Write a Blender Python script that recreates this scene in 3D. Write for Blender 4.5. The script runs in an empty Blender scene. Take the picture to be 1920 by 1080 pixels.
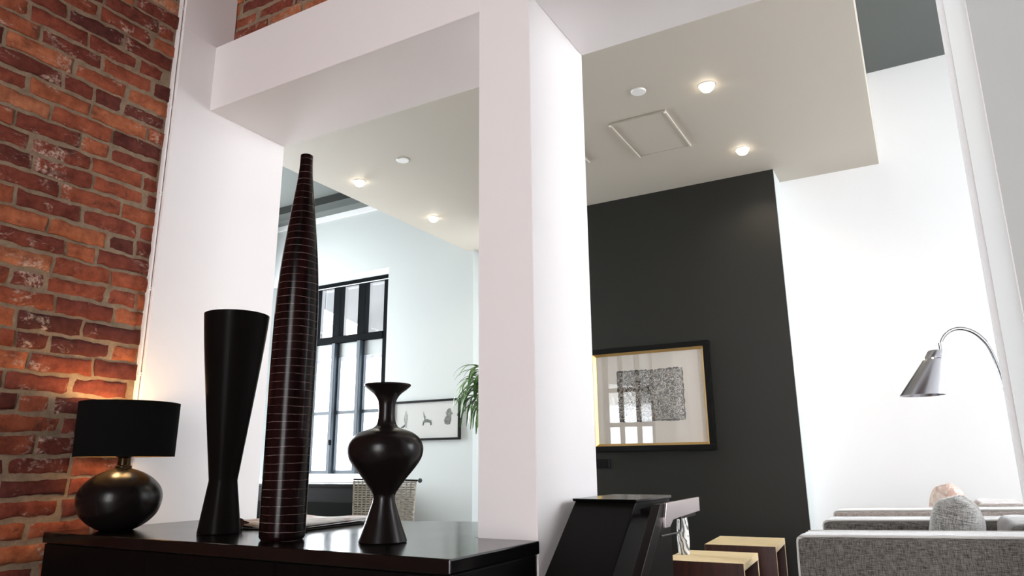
import bpy, bmesh, math, random
from mathutils import Vector, Matrix, noise
random.seed(7)
C = bpy.context.scene.collection
PI = math.pi

# ------------------------------------------------------------------ camera
yaw, pitch, roll = 0.512836924, 0.243262312, -0.00907165719
cam_d = bpy.data.cameras.new('camera'); cam = bpy.data.objects.new('camera', cam_d); C.objects.link(cam)
cam_d.sensor_width = 36.0; cam_d.lens = 36.0*1331.524/1920.0; cam_d.clip_start = 0.05; cam_d.clip_end = 200
_f = Vector((-math.sin(yaw)*math.cos(pitch), math.cos(yaw)*math.cos(pitch), math.sin(pitch)))
_r = Vector((math.cos(yaw), math.sin(yaw), 0)); _u = _r.cross(_f)
_R = _r*math.cos(roll) + _u*math.sin(roll); _U = _u*math.cos(roll) - _r*math.sin(roll)
cam.matrix_world = Matrix(((_R.x, _U.x, -_f.x, 0), (_R.y, _U.y, -_f.y, 0), (_R.z, _U.z, -_f.z, 0.95), (0, 0, 0, 1)))
bpy.context.scene.camera = cam

# ------------------------------------------------------------------ world, daylight, exposure
vs = bpy.context.scene.view_settings
vs.view_transform = 'Standard'; vs.look = 'None'; vs.exposure = 0.7; vs.gamma = 1; vs.use_curve_mapping = False
w = bpy.data.worlds.new('overcast_daylight'); bpy.context.scene.world = w; w.use_nodes = True
bg = w.node_tree.nodes['Background']; bg.inputs[0].default_value = (0.90, 0.95, 1.0, 1); bg.inputs[1].default_value = 5.0

def area(name, loc, direction, sx, sy, power, color=(1, 1, 1), portal=False):
    d = bpy.data.lights.new(name, 'AREA'); d.shape = 'RECTANGLE'; d.size = sx; d.size_y = sy
    d.energy = power; d.color = color
    if portal: d.cycles.is_portal = True
    o = bpy.data.objects.new(name, d); C.objects.link(o); o.location = loc
    o.rotation_euler = Vector(direction).to_track_quat('-Z', 'Y').to_euler()
    return o
# daylight entering at each window opening, plus an added low fill in front
area('daylight_front_window', (0.1, -2.95, 1.9), (0, 1, 0.05), 1.4, 2.4, 56, (1.0, 0.91, 0.89))
area('front_low_fill', (0.1, -2.95, 0.42), (0, 1, 0.25), 1.4, 0.3, 14, (1.0, 0.90, 0.88))  # added low fill, standing in for light bounced up from the pavement
area('daylight_side_window', (3.85, 4.4, 2.4), (-1, 0.05, -0.45), 2.6, 2.0, 92, (0.95, 0.97, 1.0))
area('daylight_far_window', (-6.0, 6.0, 2.0), (0.1, -1, 0), 1.6, 2.2, 60, (0.90, 0.96, 1.0), True)
area('daylight_street_window', (-4.57, -1.45, 1.9), (0.1, 1, 0), 1.0, 2.2, 60, (0.92, 0.97, 1.0), True)
area('daylight_left_window', (-7.40, 4.9, 1.9), (1, -0.3, -0.1), 1.9, 2.4, 180, (0.92, 0.97, 1.0))

# ------------------------------------------------------------------ helpers
def tag(o, label=None, cat=None, group=None, kind=None):
    if label: o['label'] = label
    if cat: o['category'] = cat
    if group: o['group'] = group
    if kind: o['kind'] = kind
    return o
def empty(name, loc=(0, 0, 0), rz=0, label=None, cat=None, group=None):
    o = bpy.data.objects.new(name, None); C.objects.link(o); o.location = loc; o.rotation_euler = (0, 0, rz)
    o.empty_display_size = 0.1
    return tag(o, label, cat, group)
def link(name, me, mats, parent=None):
    o = bpy.data.objects.new(name, me); C.objects.link(o)
    if mats:
        for m in (mats if isinstance(mats, (list, tuple)) else [mats]): me.materials.append(m)
    if parent: o.parent = parent
    return o
def obj(name, bm, mats, parent=None, smooth=False, bevel=0, seg=2, angle=40):
    me = bpy.data.meshes.new(name); bmesh.ops.recalc_face_normals(bm, faces=bm.faces); bm.to_mesh(me); bm.free()
    if smooth:
        for p in me.polygons: p.use_smooth = True
        me.set_sharp_from_angle(angle=math.radians(angle))
    o = link(name, me, mats, parent)
    if bevel:
        b = o.modifiers.new('bevel', 'BEVEL'); b.width = bevel; b.segments = seg; b.limit_method = 'ANGLE'; b.angle_limit = math.radians(35)
        b.harden_normals = False
    return o
def box(bm, x0, x1, y0, y1, z0, z1, mi=0):
    v = [bm.verts.new(p) for p in ((x0, y0, z0), (x1, y0, z0), (x1, y1, z0), (x0, y1, z0), (x0, y0, z1), (x1, y0, z1), (x1, y1, z1), (x0, y1, z1))]
    for q in ((0, 3, 2, 1), (4, 5, 6, 7), (0, 1, 5, 4), (1, 2, 6, 5), (2, 3, 7, 6), (3, 0, 4, 7)):
        f = bm.faces.new([v[i] for i in q]); f.material_index = mi
    return v
def B(*boxes):
    bm = bmesh.new()
    for b in boxes: box(bm, *b)
    return bm
def prism(bm, pts, a, b, axis='z'):
    """extrude polygon pts between a and b along an axis; pts are the other two coordinates in order"""
    def P(p, t): return {'z': (p[0], p[1], t), 'y': (p[0], t, p[1]), 'x': (t, p[0], p[1])}[axis]
    lo = [bm.verts.new(P(p, a)) for p in pts]; hi = [bm.verts.new(P(p, b)) for p in pts]
    bm.faces.new(lo[::-1]); bm.faces.new(hi)
    n = len(pts)
    for i in range(n): bm.faces.new((lo[i], lo[(i+1) % n], hi[(i+1) % n], hi[i]))
def lathe(prof, n=64, cap=True):
    bm = bmesh.new(); rings = []
    for z, r in prof:
        rings.append([bm.verts.new((r*math.cos(2*PI*i/n), r*math.sin(2*PI*i/n), z)) for i in range(n)] if r > 1e-5 else [bm.verts.new((0, 0, z))])
    for a, b in zip(rings, rings[1:]):
        if len(a) == 1 and len(b) == 1: continue
        for i in range(n):
            j = (i+1) % n
            if len(a) == 1: bm.faces.new((a[0], b[j], b[i]))
            elif len(b) == 1: bm.faces.new((a[i], a[j], b[0]))
            else: bm.faces.new((a[i], a[j], b[j], b[i]))
    return bm
def spline(pts, k=6):
    out = []
    P = [Vector((*p,)) if len(p) > 2 else Vector((p[0], p[1], 0)) for p in pts]
    for i in range(len(P)-1):
        p0 = P[max(i-1, 0)]; p1 = P[i]; p2 = P[i+1]; p3 = P[min(i+2, len(P)-1)]
        for j in range(k):
            t = j/k
            out.append(0.5*((2*p1) + (p2-p0)*t + (2*p0-5*p1+4*p2-p3)*t*t + (3*p1-p0-3*p2+p3)*t**3))
    out.append(P[-1]); return out
def sprof(pts, k=6): return [(v.x, max(v.y, 0)) for v in spline(pts, k)]
def tube(bm, pts, r, n=8, closed=False):
    P = [Vector(p) for p in pts]; rings = []; N = len(P); prev = None
    for i, p in enumerate(P):
        t = ((P[(i+1) % N]-P[i-1]) if closed else (P[min(i+1, N-1)]-P[max(i-1, 0)])).normalized()
        a = prev if prev is not None else (Vector((0, 0, 1)) if abs(t.z) < 0.9 else Vector((1, 0, 0)))
        a = (a - t*a.dot(t)).normalized(); prev = a; b = t.cross(a)
        rr = r(i/(N-1)) if callable(r) else r
        rings.append([bm.verts.new(p + (a*math.cos(2*PI*j/n) + b*math.sin(2*PI*j/n))*rr) for j in range(n)])
    for i in range(N if closed else N-1):
        A, D = rings[i], rings[(i+1) % N]
        for j in range(n): bm.faces.new((A[j], A[(j+1) % n], D[(j+1) % n], D[j]))
    if not closed: bm.faces.new(rings[0][::-1]); bm.faces.new(rings[-1])

def wall_x(name, x0, x1, y0, y1, z0, z1, holes, mat):
    """wall lying along X, with rectangular holes (xa, xb, za, zb)"""
    bm = bmesh.new()
    xs = sorted({x0, x1, *[h[0] for h in holes], *[h[1] for h in holes]}); zs = sorted({z0, z1, *[h[2] for h in holes], *[h[3] for h in holes]})
    for xa, xb in zip(xs, xs[1:]):
        for za, zb in zip(zs, zs[1:]):
            if not any(h[0] <= (xa+xb)/2 <= h[1] and h[2] <= (za+zb)/2 <= h[3] for h in holes): box(bm, xa, xb, y0, y1, za, zb)
    bmesh.ops.remove_doubles(bm, verts=bm.verts, dist=1e-5)
    return tag(obj(name, bm, mat), kind='structure')
def wall_y(name, y0, y1, x0, x1, z0, z1, holes, mat):
    bm = bmesh.new()
    ys = sorted({y0, y1, *[h[0] for h in holes], *[h[1] for h in holes]}); zs = sorted({z0, z1, *[h[2] for h in holes], *[h[3] for h in holes]})
    for ya, yb in zip(ys, ys[1:]):
        for za, zb in zip(zs, zs[1:]):
            if not any(h[0] <= (ya+yb)/2 <= h[1] and h[2] <= (za+zb)/2 <= h[3] for h in holes): box(bm, x0, x1, ya, yb, za, zb)
    bmesh.ops.remove_doubles(bm, verts=bm.verts, dist=1e-5)
    return tag(obj(name, bm, mat), kind='structure')

# ------------------------------------------------------------------ materials
def mat(name, col=(0.8, 0.8, 0.8), rough=0.5, metal=0, spec=0.5, coat=0, emit=None, es=0):
    m = bpy.data.materials.new(name); m.use_nodes = True; b = m.node_tree.nodes['Principled BSDF']
    b.inputs['Base Color'].default_value = (*col, 1); b.inputs['Roughness'].default_value = rough
    b.inputs['Metallic'].default_value = metal; b.inputs['Specular IOR Level'].default_value = spec
    b.inputs['Coat Weight'].default_value = coat; b.inputs['Coat Roughness'].default_value = 0.08
    if emit: b.inputs['Emission Color'].default_value = (*emit, 1); b.inputs['Emission Strength'].default_value = es
    return m
class G:
    def __init__(s, m): s.t = m.node_tree; s.b = s.t.nodes['Principled BSDF']
    def n(s, typ, ins=None, **kw):
        nd = s.t.nodes.new(typ)
        for k, v in kw.items(): setattr(nd, k, v)
        for k, v in (ins or {}).items():
            if hasattr(v, 'is_linked') or isinstance(v, bpy.types.NodeSocket): s.t.links.new(v, nd.inputs[k])
            else: nd.inputs[k].default_value = v
        return nd
    def ln(s, a, b): s.t.links.new(a, b)
    def co(s): return s.n('ShaderNodeTexCoord').outputs['Object']
    def noise(s, vec, scale, detail=4, rough=0.55, dist=0):
        return s.n('ShaderNodeTexNoise', {'Vector': vec, 'Scale': scale, 'Detail': detail, 'Roughness': rough, 'Distortion': dist}).outputs['Fac']
    def ramp(s, fac, stops):
        r = s.n('ShaderNodeValToRGB', {'Fac': fac}); e = r.color_ramp.elements
        while len(e) < len(stops): e.new(0.5)
        for el, (p, c) in zip(e, stops): el.position = p; el.color = c if len(c) == 4 else (*c, 1)
        return r.outputs['Color']
    def mix(s, f, a, b, blend='MIX'):
        nd = s.n('ShaderNodeMix', data_type='RGBA', blend_type=blend)
        for k, v in ((0, f), (6, a), (7, b)):
            if isinstance(v, bpy.types.NodeSocket): s.ln(v, nd.inputs[k])
            else: nd.inputs[k].default_value = v if k == 0 else (*v, 1)
        return nd.outputs[2]
    def math(s, op, a, b=0.0):
        nd = s.n('ShaderNodeMath', operation=op)
        for k, v in ((0, a), (1, b)):
            if isinstance(v, bpy.types.NodeSocket): s.ln(v, nd.inputs[k])
            else: nd.inputs[k].default_value = v
        return nd.outputs[0]
    def map(s, vec, scale=(1, 1, 1), rot=(0, 0, 0), loc=(0, 0, 0)):
        return s.n('ShaderNodeMapping', {'Vector': vec, 'Scale': scale, 'Rotation': rot, 'Location': loc}).outputs[0]
    def bump(s, h, strength=0.3, dist=0.01):
        nd = s.n('ShaderNodeBump', {'Height': h, 'Strength': strength, 'Distance': dist}); s.ln(nd.outputs[0], s.b.inputs['Normal'])

def paint(name, col, rough=0.6, spec=0.3):
    m = mat(name, col, rough, spec=spec); g = G(m); co = g.co()
    f = g.noise(co, 2.5, 3); g.ln(g.mix(f, tuple(c*0.985 for c in col), tuple(min(c*1.01, 1) for c in col)), g.b.inputs['Base Color'])
    g.bump(g.noise(co, 180, 3), 0.06, 0.002); return m
M = {}
M['white_front'] = paint('painted_plaster_warm_white', (0.85, 0.815, 0.81))
M['white'] = paint('painted_plaster_white', (0.88, 0.885, 0.89))
M['jamb_lit_white'] = paint('painted_light_jamb_white', (0.93, 0.94, 0.94))  # whiter tone paints in the daylight falling on the right jamb
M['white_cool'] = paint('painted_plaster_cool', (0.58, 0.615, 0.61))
M['beige'] = paint('painted_ceiling_beige', (0.52, 0.475, 0.41))
M['charcoal'] = paint('painted_wall_charcoal', (0.0165, 0.0165, 0.0135), 0.5)
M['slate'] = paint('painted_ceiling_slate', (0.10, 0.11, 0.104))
M['slate_dark'] = paint('painted_beam_slate', (0.04, 0.045, 0.043))
M['front_dark'] = paint('painted_plaster_umber', (0.16, 0.10, 0.085))
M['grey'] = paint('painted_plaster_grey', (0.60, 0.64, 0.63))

m = M['brick'] = mat('old_red_brick', (0.3, 0.1, 0.06), 0.85, spec=0.25); g = G(m); co = g.co()
at = g.n('ShaderNodeAttribute', attribute_name='tone')
base = g.ramp(at.outputs['Fac'], [(0.0, (0.111, 0.032, 0.027)), (0.2, (0.195, 0.049, 0.033)), (0.42, (0.286, 0.072, 0.042)), (0.65, (0.403, 0.113, 0.054)), (0.85, (0.520, 0.174, 0.078)), (1.0, (0.598, 0.261, 0.135))])
n1 = g.noise(co, 22, 6, 0.65); base = g.mix(g.ramp(n1, [(0.3, (0, 0, 0)), (0.7, (1, 1, 1))]), base, g.mix(1.0, base, (0.42, 0.34, 0.34), 'MULTIPLY'))
n2 = g.noise(g.map(co, (1, 1, 1.8)), 14, 5, 0.7, 0.6)
n2 = g.math('ADD', n2, g.math('MULTIPLY', g.math('SUBTRACT', g.noise(g.map(co, (1, 1, 1), loc=(1, 8, 2)), 4.5, 2), 0.55), 0.9))
lime = g.ramp(n2, [(0.54, (0, 0, 0)), (0.66, (0.85, 0.85, 0.85))]); n3 = g.noise(co, 90, 3); limef = g.math('MULTIPLY', lime, g.ramp(n3, [(0.4, (0, 0, 0)), (0.6, (1, 1, 1))]))
base = g.mix(limef, base, (0.56, 0.43, 0.35))
n4 = g.noise(g.map(co, (1, 1, 1), loc=(3, 5, 1)), 11, 5, 0.7, 0.5); base = g.mix(g.ramp(n4, [(0.57, (0, 0, 0)), (0.72, (0.8, 0.8, 0.8))]), base, (0.05, 0.022, 0.02))
g.ln(base, g.b.inputs['Base Color']); g.bump(g.math('ADD', g.noise(co, 60, 6, 0.7), g.math('MULTIPLY', g.noise(co, 260, 3), 0.4)), 0.55, 0.006)
m = M['mortar'] = mat('sandy_mortar', (0.2, 0.16, 0.12), 0.95, spec=0.1); g = G(m); co = g.co()
g.ln(g.ramp(g.noise(co, 25, 6, 0.7), [(0.3, (0.20, 0.145, 0.10)), (0.7, (0.36, 0.265, 0.18))]), g.b.inputs['Base Color']); g.bump(g.noise(co, 150, 5, 0.7), 0.6, 0.006)

m = M['floor'] = mat('dark_wood_floor', (0.1, 0.07, 0.05), 0.35); g = G(m); co = g.co()
bk = g.n('ShaderNodeTexBrick', {'Vector': g.map(co, (1, 1, 1), (0, 0, PI/2)), 'Color1': (0.34, 0.31, 0.28, 1), 'Color2': (0.28, 0.25, 0.22, 1), 'Mortar': (0.03, 0.02, 0.015, 1), 'Scale': 1.0, 'Mortar Size': 0.003, 'Brick Width': 1.4, 'Row Height': 0.12})
g.ln(g.mix(0.4, bk.outputs[0], g.ramp(g.noise(g.map(co, (18, 1, 1)), 3, 6), [(0.3, (0.22, 0.2, 0.18)), (0.7, (0.42, 0.38, 0.34))])), g.b.inputs['Base Color'])

M['black_lacquer'] = mat('black_lacquered_wood', (0.003, 0.0026, 0.0026), 0.16, spec=0.5)
M['black_front'] = mat('black_stained_front', (0.003, 0.0025, 0.0025), 0.45, spec=0.08)
g = G(M['black_lacquer']); co = g.co(); g.ln(g.math('ADD', 0.13, g.math('MULTIPLY', g.noise(co, 6, 4), 0.07)), g.b.inputs['Roughness'])
M['black_satin'] = mat('black_satin_ceramic', (0.006, 0.005, 0.0045), 0.28, spec=0.02)
M['black_pot'] = mat('black_glazed_ceramic', (0.007, 0.005, 0.005), 0.27, spec=0.25)
M['black_fabric'] = mat('black_shade_fabric', (0.004, 0.004, 0.004), 0.95, spec=0.1)
g = G(M['black_fabric']); g.bump(g.noise(g.map(g.co(), (1, 1, 3)), 400, 2), 0.2, 0.001)
M['shade_lining'] = mat('dark_gold_shade_lining', (0.10, 0.06, 0.02), 0.7)
M['brass'] = mat('dark_brass', (0.35, 0.24, 0.1), 0.25, metal=1)
M['dark_neck'] = mat('dark_bronze_neck', (0.03, 0.02, 0.01), 0.3, metal=0.8)
M['black_metal'] = mat('black_metal', (0.012, 0.012, 0.013), 0.35, metal=0.3)
M['frame_black'] = mat('window_frame_black', (0.004, 0.005, 0.006), 0.7, spec=0.03)
M['slate_glare'] = mat('casement_frame_painted_glare', (0.045, 0.06, 0.075), 0.5, spec=0.3)  # dark frame lightened to blue-grey, painting in the window glare
M['steel'] = mat('brushed_steel', (0.42, 0.43, 0.46), 0.27, metal=1)
g = G(M['steel']); g.bump(g.noise(g.map(g.co(), (1, 1, 30)), 60, 2), 0.05, 0.001)
M['chrome'] = mat('chrome_tube', (0.45, 0.48, 0.5), 0.15, metal=1)
M['gold'] = mat('gilded_wood', (0.62, 0.42, 0.16), 0.35, metal=0.75)
M['mat_board'] = mat('cream_mat_board', (0.80, 0.75, 0.68), 0.8)
M['paper'] = mat('white_mat_board', (0.84, 0.85, 0.83), 0.8)
M['plastic_white'] = mat('white_plastic', (0.85, 0.84, 0.82), 0.4)
M['plastic_black'] = mat('black_plastic', (0.004, 0.004, 0.004), 0.4, spec=0.15)
M['bulb'] = mat('lit_glass_bulb', (1, 0.95, 0.85), 0.3, emit=(1.0, 0.88, 0.70), es=9)
M['bulb_warm'] = mat('warm_lit_bulb', (1, 0.8, 0.5), 0.3, emit=(1.0, 0.62, 0.25), es=12)
M['bulb_soft'] = mat('soft_lit_bulb', (1, 0.9, 0.7), 0.3, emit=(1.0, 0.85, 0.6), es=2.5)
M['dark_wood'] = mat('dark_mahogany_veneer', (0.05, 0.016, 0.01), 0.4)
g = G(M['dark_wood']); co = g.co(); g.ln(g.ramp(g.noise(g.map(co, (6, 6, 0.8)), 8, 5), [(0.3, (0.022, 0.005, 0.003)), (0.7, (0.070, 0.016, 0.009))]), g.b.inputs['Base Color'])
M['ply'] = mat('pale_birch_plywood', (0.7, 0.5, 0.28), 0.5)
g = G(M['ply']); co = g.co(); g.ln(g.ramp(g.noise(g.map(co, (1.5, 22, 22)), 5, 5, 0.6, 0.3), [(0.3, (0.70, 0.50, 0.26)), (0.5, (0.84, 0.66, 0.38)), (0.7, (0.90, 0.76, 0.50))]), g.b.inputs['Base Color'])

def tweed(name, dark, light, scale=1.0):
    m = mat(name, light, 0.95, spec=0.15); g = G(m); co = g.co()
    a = g.noise(g.map(co, (30*scale, 30*scale, 420*scale)), 1, 4, 0.7); b = g.noise(g.map(co, (320*scale, 320*scale, 40*scale)), 1, 4, 0.7)
    f = g.math('ADD', g.math('MULTIPLY', a, 0.55), g.math('MULTIPLY', b, 0.45))
    g.ln(g.ramp(f, [(0.40, dark), (0.50, tuple((x+y)/2 for x, y in zip(dark, light))), (0.60, light)]), g.b.inputs['Base Color'])
    g.b.inputs['Sheen Weight'].default_value = 0.8; g.b.inputs['Sheen Roughness'].default_value = 0.3; g.bump(f, 0.5, 0.003); return m
M['tweed'] = tweed('grey_tweed', (0.028, 0.026, 0.023), (0.22, 0.205, 0.19))
M['tweed_pink'] = tweed('pinkish_grey_tweed', (0.22, 0.18, 0.16), (0.55, 0.49, 0.46))
M['tweed_cushion'] = tweed('grey_linen_weave', (0.07, 0.07, 0.066), (0.42, 0.41, 0.39), 0.8)
M['piping'] = mat('pale_grey_piping', (0.5, 0.49, 0.47), 0.9)
m = M['pink_print'] = mat('pink_grey_printed_linen', (0.6, 0.5, 0.45), 0.95, spec=0.1); g = G(m); co = g.co()
g.ln(g.mix(g.ramp(g.noise(co, 26, 4, 0.6, 1.2), [(0.45, (0, 0, 0)), (0.58, (1, 1, 1))]), (0.70, 0.60, 0.54), (0.52, 0.36, 0.30)), g.b.inputs['Base Color']); g.bump(g.noise(co, 300, 3), 0.4, 0.002)

m = M['striped'] = mat('dark_brown_lacquer_with_scored_rings', (0.01, 0.005, 0.005), 0.20, spec=0.14); g = G(m); co = g.co()
sx = g.n('ShaderNodeSeparateXYZ', {0: co})
wob = g.math('MULTIPLY', g.math('SUBTRACT', g.noise(g.map(co, (7, 7, 25)), 1, 3), 0.5), 0.013)
t = g.math('FRACT', g.math('MULTIPLY', g.math('ADD', sx.outputs[2], wob), 1/0.0224))
line = g.math('LESS_THAN', t, 0.075); brk = g.ramp(g.noise(co, 30, 3), [(0.36, (0.25, 0.25, 0.25)), (0.52, (1, 1, 1))])
body = g.ramp(g.noise(g.map(co, (40, 40, 2)), 1, 4), [(0.35, (0.003, 0.002, 0.002)), (0.65, (0.013, 0.0035, 0.0035))])
g.ln(g.mix(g.math('MULTIPLY', line, brk), body, (0.11, 0.078, 0.075)), g.b.inputs['Base Color'])

def glass(name, gloss_rough=0.01, tint=(1, 1, 1)):
    m = bpy.data.materials.new(name); m.use_nodes = True; t = m.node_tree; t.nodes.clear()
    out = t.nodes.new('ShaderNodeOutputMaterial'); mx = t.nodes.new('ShaderNodeMixShader'); tr = t.nodes.new('ShaderNodeBsdfTransparent'); gl = t.nodes.new('ShaderNodeBsdfGlossy')
    lw = t.nodes.new('ShaderNodeLayerWeight'); fr = t.nodes.new('ShaderNodeMath'); fr.operation = 'POWER'; fr.inputs[1].default_value = 5.0; t.links.new(lw.outputs['Facing'], fr.inputs[0]); gl.inputs['Roughness'].default_value = gloss_rough; tr.inputs[0].default_value = (*tint, 1)
    ad = t.nodes.new('ShaderNodeMath'); ad.operation = 'MULTIPLY_ADD'; ad.inputs[1].default_value = 0.91; ad.inputs[2].default_value = 0.09; ad.use_clamp = True
    t.links.new(fr.outputs[0], ad.inputs[0]); t.links.new(ad.outputs[0], mx.inputs[0]); t.links.new(tr.outputs[0], mx.inputs[1]); t.links.new(gl.outputs[0], mx.inputs[2]); t.links.new(mx.outputs[0], out.inputs[0]); return m
M['glass'] = glass('clear_glass')
M['glass_frost'] = mat('grey_blind_panel', (0.36, 0.38, 0.38), 0.7)

m = M['ink'] = mat('ink_scribble_print', (0.8, 0.75, 0.68), 0.85); g = G(m); co = g.co()
p1 = g.noise(g.map(co, (1, 1, 1)), 15, 3, 0.6, 2.5); p2 = g.noise(g.map(co, (1, 1, 1), loc=(5, 2, 7)), 27, 2, 0.5, 1.5)
lines = g.ramp(p1, [(0.40, (0, 0, 0)), (0.43, (1, 1, 1)), (0.47, (1, 1, 1)), (0.50, (0, 0, 0))]); l2 = g.ramp(p1, [(0.54, (0, 0, 0)), (0.56, (1, 1, 1)), (0.59, (1, 1, 1)), (0.61, (0, 0, 0))]); dots = g.ramp(p2, [(0.60, (0, 0, 0)), (0.63, (1, 1, 1))])
l3 = g.ramp(p2, [(0.36, (0, 0, 0)), (0.39, (1, 1, 1)), (0.42, (1, 1, 1)), (0.45, (0, 0, 0))])
f = g.math('MAXIMUM', g.math('MAXIMUM', lines, l2), g.math('MAXIMUM', dots, l3))
sxx = g.n('ShaderNodeSeparateXYZ', {0: co}); edge = g.math('MAXIMUM', g.math('GREATER_THAN', g.math('ABSOLUTE', g.math('SUBTRACT', sxx.outputs[0], 0.009)), 0.262), g.math('GREATER_THAN', g.math('ABSOLUTE', g.math('SUBTRACT', sxx.outputs[2], 0.02)), 0.193))
f = g.math('MAXIMUM', g.math('MULTIPLY', f, 0.92), g.math('MULTIPLY', edge, g.ramp(g.noise(co, 40, 2), [(0.38, (0, 0, 0)), (0.46, (0.9, 0.9, 0.9))])))
rust = g.ramp(g.noise(g.map(co, (1, 1, 1), loc=(9, 1, 4)), 7, 2), [(0.6, (0, 0, 0)), (0.68, (0.5, 0.5, 0.5))])
g.ln(g.mix(f, g.mix(rust, (0.74, 0.69, 0.63), (0.62, 0.40, 0.28)), (0.02, 0.019, 0.018)), g.b.inputs['Base Color'])
m = M['ink_wash'] = mat('grey_ink_wash', (0.2, 0.2, 0.2), 0.9); g = G(m); co = g.co()
g.ln(g.ramp(g.noise(co, 55, 5, 0.7, 1.0), [(0.38, (0.04, 0.045, 0.04)), (0.62, (0.42, 0.44, 0.42))]), g.b.inputs['Base Color'])
m = M['ink_pale'] = mat('pale_ink_wash', (0.4, 0.4, 0.4), 0.9); g = G(m); co = g.co()
g.ln(g.ramp(g.noise(co, 55, 5, 0.7, 1.0), [(0.35, (0.22, 0.26, 0.25)), (0.6, (0.66, 0.68, 0.66))]), g.b.inputs['Base Color'])
m = M['vase_print'] = mat('white_ceramic_with_grey_strokes', (0.8, 0.8, 0.8), 0.35); g = G(m); co = g.co()
wv = g.n('ShaderNodeTexWave', {'Vector': g.map(co, (1, 1, 1), (0.5, 0.3, 0)), 'Scale': 16.0, 'Distortion': 9.0, 'Detail': 3.0}).outputs['Fac']
g.ln(g.ramp(wv, [(0.25, (0.16, 0.17, 0.17)), (0.45, (0.80, 0.81, 0.81))]), g.b.inputs['Base Color'])
m = M['news'] = mat('printed_newspaper', (0.75, 0.74, 0.71), 0.8); g = G(m); co = g.co()
bk = g.n('ShaderNodeTexBrick', {'Vector': co, 'Color1': (0.62, 0.60, 0.59, 1), 'Color2': (0.78, 0.76, 0.74, 1), 'Mortar': (0.82, 0.81, 0.78, 1), 'Scale': 1.0, 'Mortar Size': 0.012, 'Brick Width': 0.11, 'Row Height': 0.05})
g.ln(g.mix(g.ramp(g.noise(co, 16, 1), [(0.58, (0, 0, 0)), (0.6, (1, 1, 1))]), bk.outputs[0], (0.60, 0.44, 0.42)), g.b.inputs['Base Color'])
m = M['leaf'] = mat('glossy_green_leaf', (0.1, 0.2, 0.05), 0.4); g = G(m); co = g.co()
g.ln(g.ramp(g.noise(co, 14, 3), [(0.35, (0.025, 0.075, 0.015)), (0.55, (0.09, 0.20, 0.045)), (0.7, (0.28, 0.42, 0.16))]), g.b.inputs['Base Color'])
m = M['leaf_b'] = mat('pale_green_leaf', (0.2, 0.35, 0.12), 0.45)
M['bark'] = mat('brown_bark', (0.16, 0.11, 0.07), 0.9)
M['soil'] = mat('dark_soil', (0.03, 0.02, 0.015), 1.0)
m = M['wicker'] = mat('bleached_wicker', (0.5, 0.46, 0.38), 0.8); g = G(m); co = g.co()
g.ln(g.ramp(g.noise(co, 60, 3), [(0.3, (0.34, 0.31, 0.25)), (0.7, (0.62, 0.58, 0.50))]), g.b.inputs['Base Color'])
m = M['stone'] = mat('weathered_facade_stone', (0.16, 0.16, 0.16), 0.9); g = G(m); co = g.co()
g.ln(g.ramp(g.noise(co, 0.8, 5), [(0.3, (0.075, 0.075, 0.075)), (0.7, (0.11, 0.11, 0.11))]), g.b.inputs['Base Color'])
M['stone_light'] = mat('pale_window_surround', (0.13, 0.13, 0.13), 0.9); M['glare_white'] = mat('white_painted_glare', (0.85, 0.85, 0.85), 0.9)
M['stone_dark'] = mat('grey_facade_glass', (0.06, 0.063, 0.066), 0.3)
M['stand_face'] = mat('black_leather_panel', (0.004, 0.0035, 0.003), 0.4, spec=0.08)
M['stand_rail'] = mat('polished_dark_rail', (0.62, 0.55, 0.55), 0.28, metal=0.9)
M['brown_black'] = mat('dark_stained_rail', (0.006, 0.0035, 0.0025), 0.35, spec=0.12)

# ------------------------------------------------------------------ room geometry
XJ, XB = -2.434, -2.475           # jamb face, brick face
Y1, Y2 = 1.745, 2.157             # front and back of the pierced wall
ZB, ZT = 2.404, 2.702             # underside and top of its beam
PL, PR = -1.098, -0.912           # pillar
RJ = 0.2115                       # right jamb
ZS, ZU = 3.15, 3.915              # beige soffit, upper ceiling
YW, YD, YB = 6.056, 5.455, 5.765  # window wall, charcoal wall, white back wall

tag(obj('floor', B((-7.7, 4.2, -3.4, 6.5, -0.1, 0)), M['floor']), kind='structure')
# pierced wall: pier, pillar, right pier and the beam over them
tag(obj('wall_middle', B((-2.60, XJ, 1.588, Y2, 0, ZT), (XJ, PL, Y1, Y2, ZB, ZT), (PL, PR, Y1, Y2, 0, ZT), (PR, RJ, Y1, Y2, ZB, ZT), (RJ, 4.0, Y1+0.0005, Y2, 0, ZT)), M['white_front'], bevel=0.002, seg=1), kind='structure')
tag(obj('wall_upper', B((-2.60, XJ-0.002, 1.588, 1.834, ZT+0.001, 4.6)), M['white_front'], bevel=0.002, seg=1), kind='structure')
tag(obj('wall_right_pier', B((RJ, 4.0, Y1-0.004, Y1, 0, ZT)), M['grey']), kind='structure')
tag(obj('trim_1', B((0.196, RJ, Y2, Y2+0.05, 0, ZB)), M['white']), kind='structure')
tag(obj('jamb_light_liner', B((RJ-0.003, RJ-0.0002, Y1-0.003, Y2-0.0005, 0, ZB-0.0005)), M['jamb_lit_white']), kind='structure')  # added liner; its whiter colour stands in for light on the jamb face
bm = bmesh.new(); tube(bm, [(-2.446, 1.579, 0.76), (-2.447, 1.579, 2.0), (-2.446, 1.579, 3.3), (-2.446, 1.579, 4.5)], 0.0042, 8)
for z in (0.93, 1.28, 1.60, 1.98, 2.35, 2.8): tube(bm, [(-2.446, 1.587, z-0.004), (-2.446, 1.573, z-0.004), (-2.446, 1.573, z+0.004), (-2.446, 1.587, z+0.004)], 0.0035, 6)
tag(obj('trim_2', bm, M['plastic_white'], smooth=True), kind='structure')

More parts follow.
